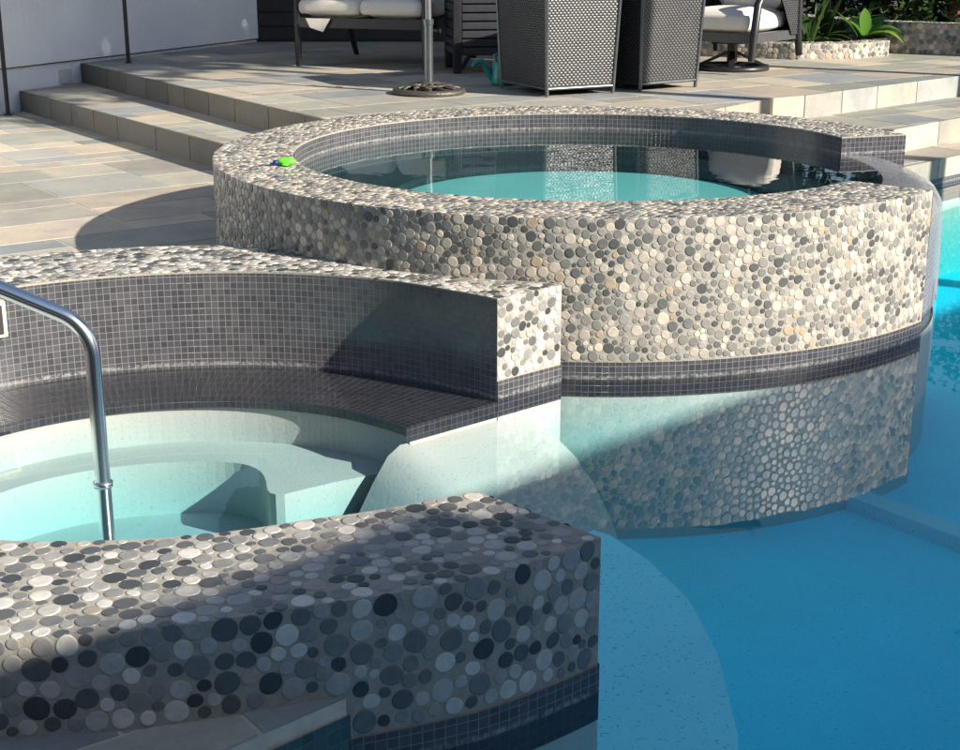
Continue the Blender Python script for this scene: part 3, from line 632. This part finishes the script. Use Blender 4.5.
# ------------------------------------------------------------------ wicker pedestals
def pedestal(loc, rz, label):
    u = empty('wicker_pedestal', loc, rz); tag(u, label, 'pedestal', 'tall wicker pedestals on the deck'); wx, wy, H, tp = .50, .60, .80, .032
    def corner(i, j, z): k = tp * z / H; return ((-k if i == 0 else wx + k), (-k if j == 0 else wy + k), z)
    mb = MB()
    for a, b in (((0, 0), (1, 0)), ((1, 0), (1, 1)), ((1, 1), (0, 1)), ((0, 1), (0, 0))):
        q = [corner(*a, .045), corner(*b, .045), corner(*b, H), corner(*a, H)]; L_ = hypot(q[0][0] - q[1][0], q[0][1] - q[1][1]); mb.face(q, [(0, 0), (L_, 0), (L_ + .06, H), (-.06, H)])
    mb.face([corner(0, 0, H), corner(1, 0, H), corner(1, 1, H), corner(0, 1, H)]); mb.build('woven_panel', WICKER, u)
    mb = MB()
    for i, j in ((0, 0), (1, 0), (1, 1), (0, 1)): mb.tube([corner(i, j, .0), corner(i, j, H)], .013, 8)
    for a, b in (((0, 0), (1, 0)), ((1, 0), (1, 1)), ((1, 1), (0, 1)), ((0, 1), (0, 0))):
        mb.tube([corner(*a, .05), corner(*b, .05)], .010, 8); mb.tube([corner(*a, H), corner(*b, H)], .015, 8)
    mb.build('corner_frame', POLE, u); return u
pedestal((.43, 9.50, .45), atan2(.235, .44), 'tall dark wicker pedestal left of the pair, nearest the umbrella')
pedestal((1.06, 9.82, .45), atan2(.30, .42), 'tall dark wicker pedestal right of the pair, beside the swivel chair')

# ------------------------------------------------------------------ cabinet
cb = empty('slatted_cabinet', (-.19, 11.05, .45), atan2(.12, .8)); tag(cb, 'black slatted cabinet on legs behind the umbrella pole', 'cabinet')
mb = MB(); mb.box(.02, 1.0, .02, .52, .13, 1.1); mb.build('body', simple('cabinet_black', (.012, .012, .015), .5), cb)
mb = MB()
for k in range(15): mb.box(.06, .96, .002, .018, .135 + k * .062, .185 + k * .062, 0, .004); mb.box(.002, .018, .05, .49, .135 + k * .062, .185 + k * .062, 0, .004)
mb.build('slats', simple('cabinet_slat', (.035, .036, .042), .35, 0, .15, 20, .05), cb)
for x, y in ((.025, .025), (.98, .025), (.025, .52), (.98, .52)):
    mb = MB(); mb.box(x - .03, x + .03, y - .03, y + .03, 0, 1.12, 0, .004)
    if y < .1: mb.bar((x + (.03 if x < .5 else -.03), y, .03), (x + (.10 if x < .5 else -.10), y, .14), .02, .03)
    mb.build('leg', BLACK, cb)
mb = MB(); mb.box(-.02, 1.03, -.02, .57, 1.12, 1.15, 0, .006); mb.build('top', BLACK, cb)

# ------------------------------------------------------------------ loveseat
def cushion(mb, x0, x1, y0, y1, z0, z1, puff=.03, M=None):
    bm = bmesh.new(); bmesh.ops.create_cube(bm, size=1); bmesh.ops.subdivide_edges(bm, edges=bm.edges[:], cuts=7, use_grid_fill=True)
    for v in bm.verts:
        x, y, z = v.co * 2; e = lambda t: math.copysign(1 - (1 - abs(t)) ** 2.2 * .0, t)
        rx = 1 - .06 * max(abs(y), abs(z)) ** 6; k = (1 - x ** 4) * (1 - y ** 4)
        v.co = Vector(((x0 + x1) / 2 + x * (x1 - x0) / 2 * (1 - .05 * abs(z) ** 3), (y0 + y1) / 2 + y * (y1 - y0) / 2 * (1 - .05 * abs(z) ** 3), (z0 + z1) / 2 + z * ((z1 - z0) / 2 + puff * k * .8) * (1 - .25 * max(x * x, y * y) ** 5)))
    mb.bm(bm, 0, True, M)
sf = empty('loveseat', (-1.42, 11.68, .45), atan2(-.33, .97)); tag(sf, 'dark framed outdoor loveseat with cream cushions in front of the white wall', 'loveseat')
W_ = 1.06
for x in (0, W_):
    mb = MB(); mb.tube([(x, 0, 0), (x, .0, .3), (x, .01, .72)], [.022, .033, .03], 8); mb.build('front_leg', BLACK, sf)
    mb = MB(); mb.tube([(x, 1.14, 0), (x, .97, .3), (x, .85, .55), (x, .80, .78), (x, .9, 1.2)], [.022, .034, .036, .03, .025], 8); mb.build('rear_leg', BLACK, sf)
    mb = MB(); mb.tube([(x, -.03, .70), (x, .2, .745), (x, .55, .76), (x, .85, .74)], [.028, .034, .034, .026], 8)
    mb.bar((x, .01, .33), (x, .95, .33), .03, .06); mb.build('armrest', BLACK, sf)
mb = MB(); mb.bar((0, 0, .335), (W_, 0, .335), .04, .075); mb.bar((0, .9, .335), (W_, .9, .335), .04, .075)
for k in range(9): mb.bar((.08 + k * .11, 0, .345), (.08 + k * .11, .9, .345), .05, .015)
mb.build('seat_frame', BLACK, sf)
for x0 in (.03, .545):
    mb = MB(); cushion(mb, x0, x0 + .5, -.03, .72, .385, .52, .03); mb.build('seat_cushion', CUSH, sf)
    mb = MB(); cushion(mb, x0 + .01, x0 + .49, .62, .80, .50, .98, .02); mb.build('back_cushion', CUSH, sf)
mb = MB(); mb.face([(.09, -.045, .37), (.30, -.048, .37), (.24, -.055, .27), (.13, -.05, .30)]); mb.face([(.09, -.040, .37), (.13, -.045, .30), (.24, -.050, .27), (.30, -.043, .37)]); mb.build('cushion_flap', CUSH, sf)

# ------------------------------------------------------------------ swivel chair
ch = empty('swivel_armchair', (1.93, 11.42, .45), radians(-38)); tag(ch, 'dark wicker swivel armchair with cream cushion on round base', 'armchair')
mb = MB(); mb.lathe([(.215, 0), (.285, 0), (.288, .02), (.28, .036), (.225, .036), (.215, .02), (.215, 0)], 48); mb.build('base_ring', BLACK, ch)
mb = MB()
for k in range(4): a = k * pi / 2 + .5; mb.bar((.25 * cos(a), .25 * sin(a), .03), (.03 * cos(a), .03 * sin(a), .13), .045, .02)
mb.tube([(0, 0, .05), (0, 0, .2)], .04, 14); mb.lathe([(0, .2), (.17, .2), (.17, .225), (0, .225)], 28); mb.build('swivel_hub', BLACK, ch)
# front = -Y local
mb = MB(); 
for y in (-.33, .33): mb.bar((-.33, y, .26), (.33, y, .26), .05, .07)
for x in (-.33, .33): mb.bar((x, -.36, .26), (x, .36, .26), .05, .07)
mb.box(-.3, .3, -.3, .3, .225, .25); mb.build('seat_frame', simple('charcoal_frame', (.055, .055, .06), .4, 0, .15, 20, 0), ch)
mb = MB(); cushion(mb, -.30, .30, -.36, .27, .30, .44, .04); mb.build('seat_cushion', CUSH, ch)
mb = MB(); cushion(mb, -.29, .29, .22, .36, .44, .95, .03); mb.build('back_cushion', CUSH, ch)
for sx in (-1, 1):
    x = sx * .36
    mb = MB(); mb.tube([(x, -.37, .10), (x, -.35, .28), (x, -.31, .50), (x, -.22, .60), (x, .1, .62), (x, .33, .60)], [.026, .03, .03, .03, .03, .026], 10)
    mb.tube([(x, .40, .10), (x, .36, .28), (x, .35, .6), (x, .45, 1.05)], [.026, .03, .028, .024], 10); mb.build('arm_frame', BLACK, ch)
    mb = MB(); q = [(x, .24, .26), (x, .355, .26), (x, .34, .6), (x, -.0, .6)]; uv = [(p[1], p[2]) for p in q]
    for o_ in (-.008, .008): mb.face([(p[0] + o_, p[1], p[2]) for p in (q if o_ > 0 else q[::-1])], uv if o_ > 0 else uv[::-1])
    mb.build('arm_wicker', WICKER, ch)
mb = MB()
for o_ in (-.01, .01):
    q = [(-.36, .37 + o_, .26), (.36, .37 + o_, .26), (.36, .47 + o_, 1.05), (-.36, .47 + o_, 1.05)]; uv = [(0, 0), (.72, 0), (.72, .8), (0, .8)]; mb.face(q, uv)
mb.build('back_wicker', WICKER, ch)
mb = MB(); mb.tube([(-.36, .45, 1.05), (-.2, .48, 1.12), (.2, .48, 1.12), (.36, .45, 1.05)], .026, 10); mb.build('top_rail', BLACK, ch)

# ------------------------------------------------------------------ watering can
wc = empty('watering_can', (.16, 10.25, .45), radians(10)); tag(wc, 'teal plastic watering can half hidden by the left wicker pedestal', 'watering can')
mb = MB(); mb.lathe([(0, 0), (.085, 0), (.088, .02), (.078, .15), (.06, .17), (.045, .165), (0, .16)], 28); mb.build('body', TEAL, wc)
mb = MB(); mb.tube([(-.07, 0, .04), (-.11, 0, .10), (-.15, 0, .165), (-.19, 0, .16), (-.215, 0, .125)], [.026, .022, .02, .019, .017], 12); mb.build('spout', TEAL, wc)
mb = MB(); mb.tube([(-.05, 0, .16), (-.06, 0, .20), (0, 0, .225), (.07, 0, .19), (.09, 0, .10), (.08, 0, .04)], .011, 10); mb.build('handle', TEAL, wc)

# ------------------------------------------------------------------ pebble planter walls
def planter(pts, z0, h, wdt, seed, label, rm=.03):
    ln = Line(pts); k = 50; A = [ln.at(u, 0) for u in np.linspace(0, ln.L, k)]; B = [ln.at(u, -wdt) for u in np.linspace(0, ln.L, k)]
    A = [(float(a), float(b)) for a, b in A]; B = [(float(a), float(b)) for a, b in B]
    mb = MB(); solid(mb, B, A, z0, z0 + h); l2 = Line(A); face_stones(mb, l2, z0, z0 + h + .004, seed, rm, h=.003)
    P = pack(0, l2.L, 0, wdt, lambda x, y, r: r < x < l2.L - r and r * .8 < y < wdt - r * .8, rm, seed + 1)
    stones(mb, P, lambda u, v, d: (*[float(c) for c in l2.at(u, -v)], z0 + h + d), n=9)
    return tag(mb.build('planter_wall', [GROUT, PEB]), label, 'planter wall')
planter([(1.6, 12.75), (2.1, 12.45), (2.6, 12.25), (3.1, 12.33), (3.45, 12.6), (3.5, 12.95)], .45, .125, .22, 31, 'low curved pebble planter wall nearest the swivel chair')
planter([(2.75, 14.3), (3.05, 13.6), (3.35, 13.1), (3.75, 12.75), (4.3, 12.5), (5.2, 12.4)], .45, .26, .24, 33, 'taller curved pebble planter wall at the right edge behind the low one')
mb = MB(); prism(mb, ccw([(1.75, 12.9), (2.6, 12.42), (3.3, 12.75), (3.4, 13.4), (6.5, 13.0), (9, 20), (1.9, 20)]), .3, .52); tag(mb.build('garden_soil', SOIL), kind='structure')

# ------------------------------------------------------------------ planting
def leaf(mb, p, d, L_, wd, droop, n=5, c=None):
    d = Vector(d).normalized(); side = d.cross(Vector((0, 0, 1))); side = side.normalized() if side.length > .01 else Vector((1, 0, 0)); p = Vector(p); V = []
    for i in range(n + 1):
        t = i / n; w_ = wd * (sin(pi * min(1, t * .9 + .1)) ** .6) * (1 - t ** 5)
        q = p + d * L_ * t + Vector((0, 0, -droop * t * t * L_)); V += [q - side * w_ / 2, q + Vector((0, 0, -w_ * .15)), q + side * w_ / 2]
    F = []
    for i in range(n): F += [(3 * i, 3 * i + 1, 3 * i + 4, 3 * i + 3), (3 * i + 1, 3 * i + 2, 3 * i + 5, 3 * i + 4)]
    mb.mesh(V, F, None, 0, True)
def strap(loc, n, L_, wd, label, m, cat='plant', seed=1, name='strap_leaf_plant'):
    rg = random.Random(seed); mb = MB()
    for k in range(n):
        a = rg.uniform(0, 6.28); e = rg.uniform(.35, 1.35); d = (cos(a) * cos(e), sin(a) * cos(e), sin(e)); r = rg.uniform(0, .07)
        leaf(mb, (loc[0] + r * cos(a), loc[1] + r * sin(a), loc[2]), d, L_ * rg.uniform(.6, 1.1), wd * rg.uniform(.7, 1.2), rg.uniform(.25, .85), 7)
    return tag(mb.build(name, m), label, cat)
strap((2.85, 12.95, .52), 34, .62, .045, 'strap-leaved green plant in the low planter right of the chair', LEAFD, seed=3)
strap((3.05, 13.3, .52), 26, .8, .06, 'tall dark strap-leaved plant behind the low planter', LEAFD, seed=5)
strap((3.30, 12.85, .60), 16, .42, .13, 'bright green broad-leaved plant overhanging the low planter wall', LEAFL, seed=8, name='broad_leaf_plant')
strap((4.6, 13.3, .6), 22, .5, .05, 'green plant at the right edge above the taller planter wall', LEAFD, seed=12)
def shrub(name, c, dims, n, size, m, label, cat, seed, trunk=None):
    rg = random.Random(seed); root = empty(name, (c[0], c[1], c[2])); tag(root, label, cat); mb = MB(); cl = []
    for k in range(max(8, n // 120)):
        a = rg.uniform(0, 6.28); cz = rg.uniform(-1, 1); r = rg.uniform(.55, .95) * sqrt(max(0, 1 - cz * cz * .8)); cl.append((r * cos(a), r * sin(a), cz * .9))
    for k in range(n):
        b = rg.choice(cl); q = Vector((b[0] + rg.gauss(0, .14), b[1] + rg.gauss(0, .14), b[2] + rg.gauss(0, .14))); p = Vector((q.x * dims[0], q.y * dims[1], dims[2] * (1 + q.z) + (trunk or 0)))
        if p.z < 0: p.z = abs(p.z) * .3
        a = rg.uniform(0, 6.28); e = rg.uniform(-.6, .9); d = Vector((cos(a) * cos(e), sin(a) * cos(e), sin(e))); s_ = d.cross(Vector((rg.uniform(-1, 1), rg.uniform(-1, 1), 1))).normalized() * size * .28
        L_ = size * rg.uniform(.7, 1.3); mb.face([p, p + d * L_ * .5 + s_, p + d * L_, p + d * L_ * .5 - s_], None, 0, False)
    mb.build('crown', m, root)
    mb = MB(); T = (trunk or 0) + dims[2] * .9; mb.tube([(0, 0, -.1), (.02, .01, T * .5), (0, .03, T)], [.07 + dims[2] * .02, .05 + dims[2] * .012, .02], 9)
    for k in range(7):
        a = k * .9; z = T * (.8 + .02 * k); mb.tube([(0, 0, z), (dims[0] * .35 * cos(a), dims[1] * .35 * sin(a), z + .2 * dims[2]), (dims[0] * .6 * cos(a), dims[1] * .6 * sin(a), z + .5 * dims[2])], [.025, .016, .006], 6)
    mb.build('trunk', BARK, root); return root
shrub('garden_tree', (2.55, 13.4, .5), (.9, .8, .85), 3500, .10, LEAFD, 'small tree with red-brown trunk behind the swivel chair', 'tree', 41, 1.0)
shrub('added_shade_tree', (5.7, 9.7, .1), (1.3, 1.3, 1.0), 6500, .2, LEAFD, 'added shade tree out of view, middle of three right of the deck', 'tree', 77, 3.6)  # three unseen trees added to shade the house wall and seating
shrub('added_shade_tree', (6.2, 11.4, .1), (1.5, 1.5, 1.2), 6500, .2, LEAFD, 'added shade tree out of view, farthest of three right of the deck', 'tree', 78, 3.3)
shrub('added_shade_tree', (6.0, 7.0, .1), (1.5, 2.5, 2.1), 27000, .24, LEAFD, 'tallest added shade tree out of view, nearest of three right of the deck', 'tree', 79, 5.4)
mb = MB(); mb.tube([(2.42, 12.78, .45), (2.46, 12.82, .7), (2.42, 12.86, 1.05)], [.12, .095, .09], 12)
tag(mb.build('palm_trunk', BARK), 'thick red-brown palm trunk just right of the swivel chair', 'tree trunk')
for k, (x, y, sx, sz, lab) in enumerate([(3.6, 15.2, 1.1, 1.25, 'dark green hedge shrub behind the tall strap-leaved plant'), (5.3, 15.0, 1.2, 1.3, 'dark green hedge shrub at the right edge beyond the taller planter wall'), (1.6, 15.6, 1.1, 1.3, 'dark green hedge shrub behind the red-brown trunks'), (4.5, 14.3, .9, .9, 'small dark green hedge shrub just above the taller planter wall'), (7.4, 15.2, 1.3, 1.4, 'dark green hedge shrub out of view on the far right')]):
    shrub('hedge_shrub', (x, y, .45), (sx, .8, sz), 5200, .11, LEAFD, lab, 'shrub', 50 + k)
mb = MB(); prism(mb, [(-60, 16), (80, 16), (80, 120), (-60, 120)], -.2, .40); prism(mb, [(14, -60), (80, -60), (80, 16), (14, 16)], -.2, .1); prism(mb, [(-60, -60), (-9, -60), (-9, 16), (-60, 16)], -.2, .1); prism(mb, [(-9, -60), (14, -60), (14, -14), (-9, -14)], -.2, .1)
tag(mb.build('ground', simple('lawn_ground', (.05, .06, .025), .95, 0, .3, 2, .5)), kind='structure')

# ------------------------------------------------------------------ neighbouring house whose roof shades the near pool (right of the frame)
e_ = (.70, .714); nrm = (.714, -.70)
hs = empty('neighbour_house', (6.96, 1.15, 0)); tag(hs, 'pale two-storey house out of view to the right of the pool', 'house')
def hb(mb, t0, t1, n0, n1, z0, z1): prism(mb, ccw([(e_[0] * t + nrm[0] * q, e_[1] * t + nrm[1] * q) for t, q in ((t0, n0), (t1, n0), (t1, n1), (t0, n1))]), z0, z1)
mb = MB(); hb(mb, -12, 10, .6, 6, 0, 3.38); mb.build('wall', STUCCO, hs)
mb = MB(); prism(mb, ccw([(-17.5, -12.6), (-3.6, -12.6), (-3.6, -6.4), (-17.5, -6.4)]), 0, 5.2); mb.build('sky_blocker_wing', STUCCO2, hs)  # unseen wing added behind the camera to keep sky light off front faces
mb = MB(); hb(mb, -12, 10, 0, 6.5, 3.38, 3.5); hb(mb, -12, -2.1, -.13, 0, 3.38, 3.5); mb.build('roof', PALEROOF, hs)
for k in range(4):
    mb = MB(); hb(mb, -9 + k * 4.6, -7.4 + k * 4.6, .56, .61, .9, 2.3); mb.build('window', simple('window_glass', (.03, .04, .05), .05, 0, .1, 5, 0), hs)
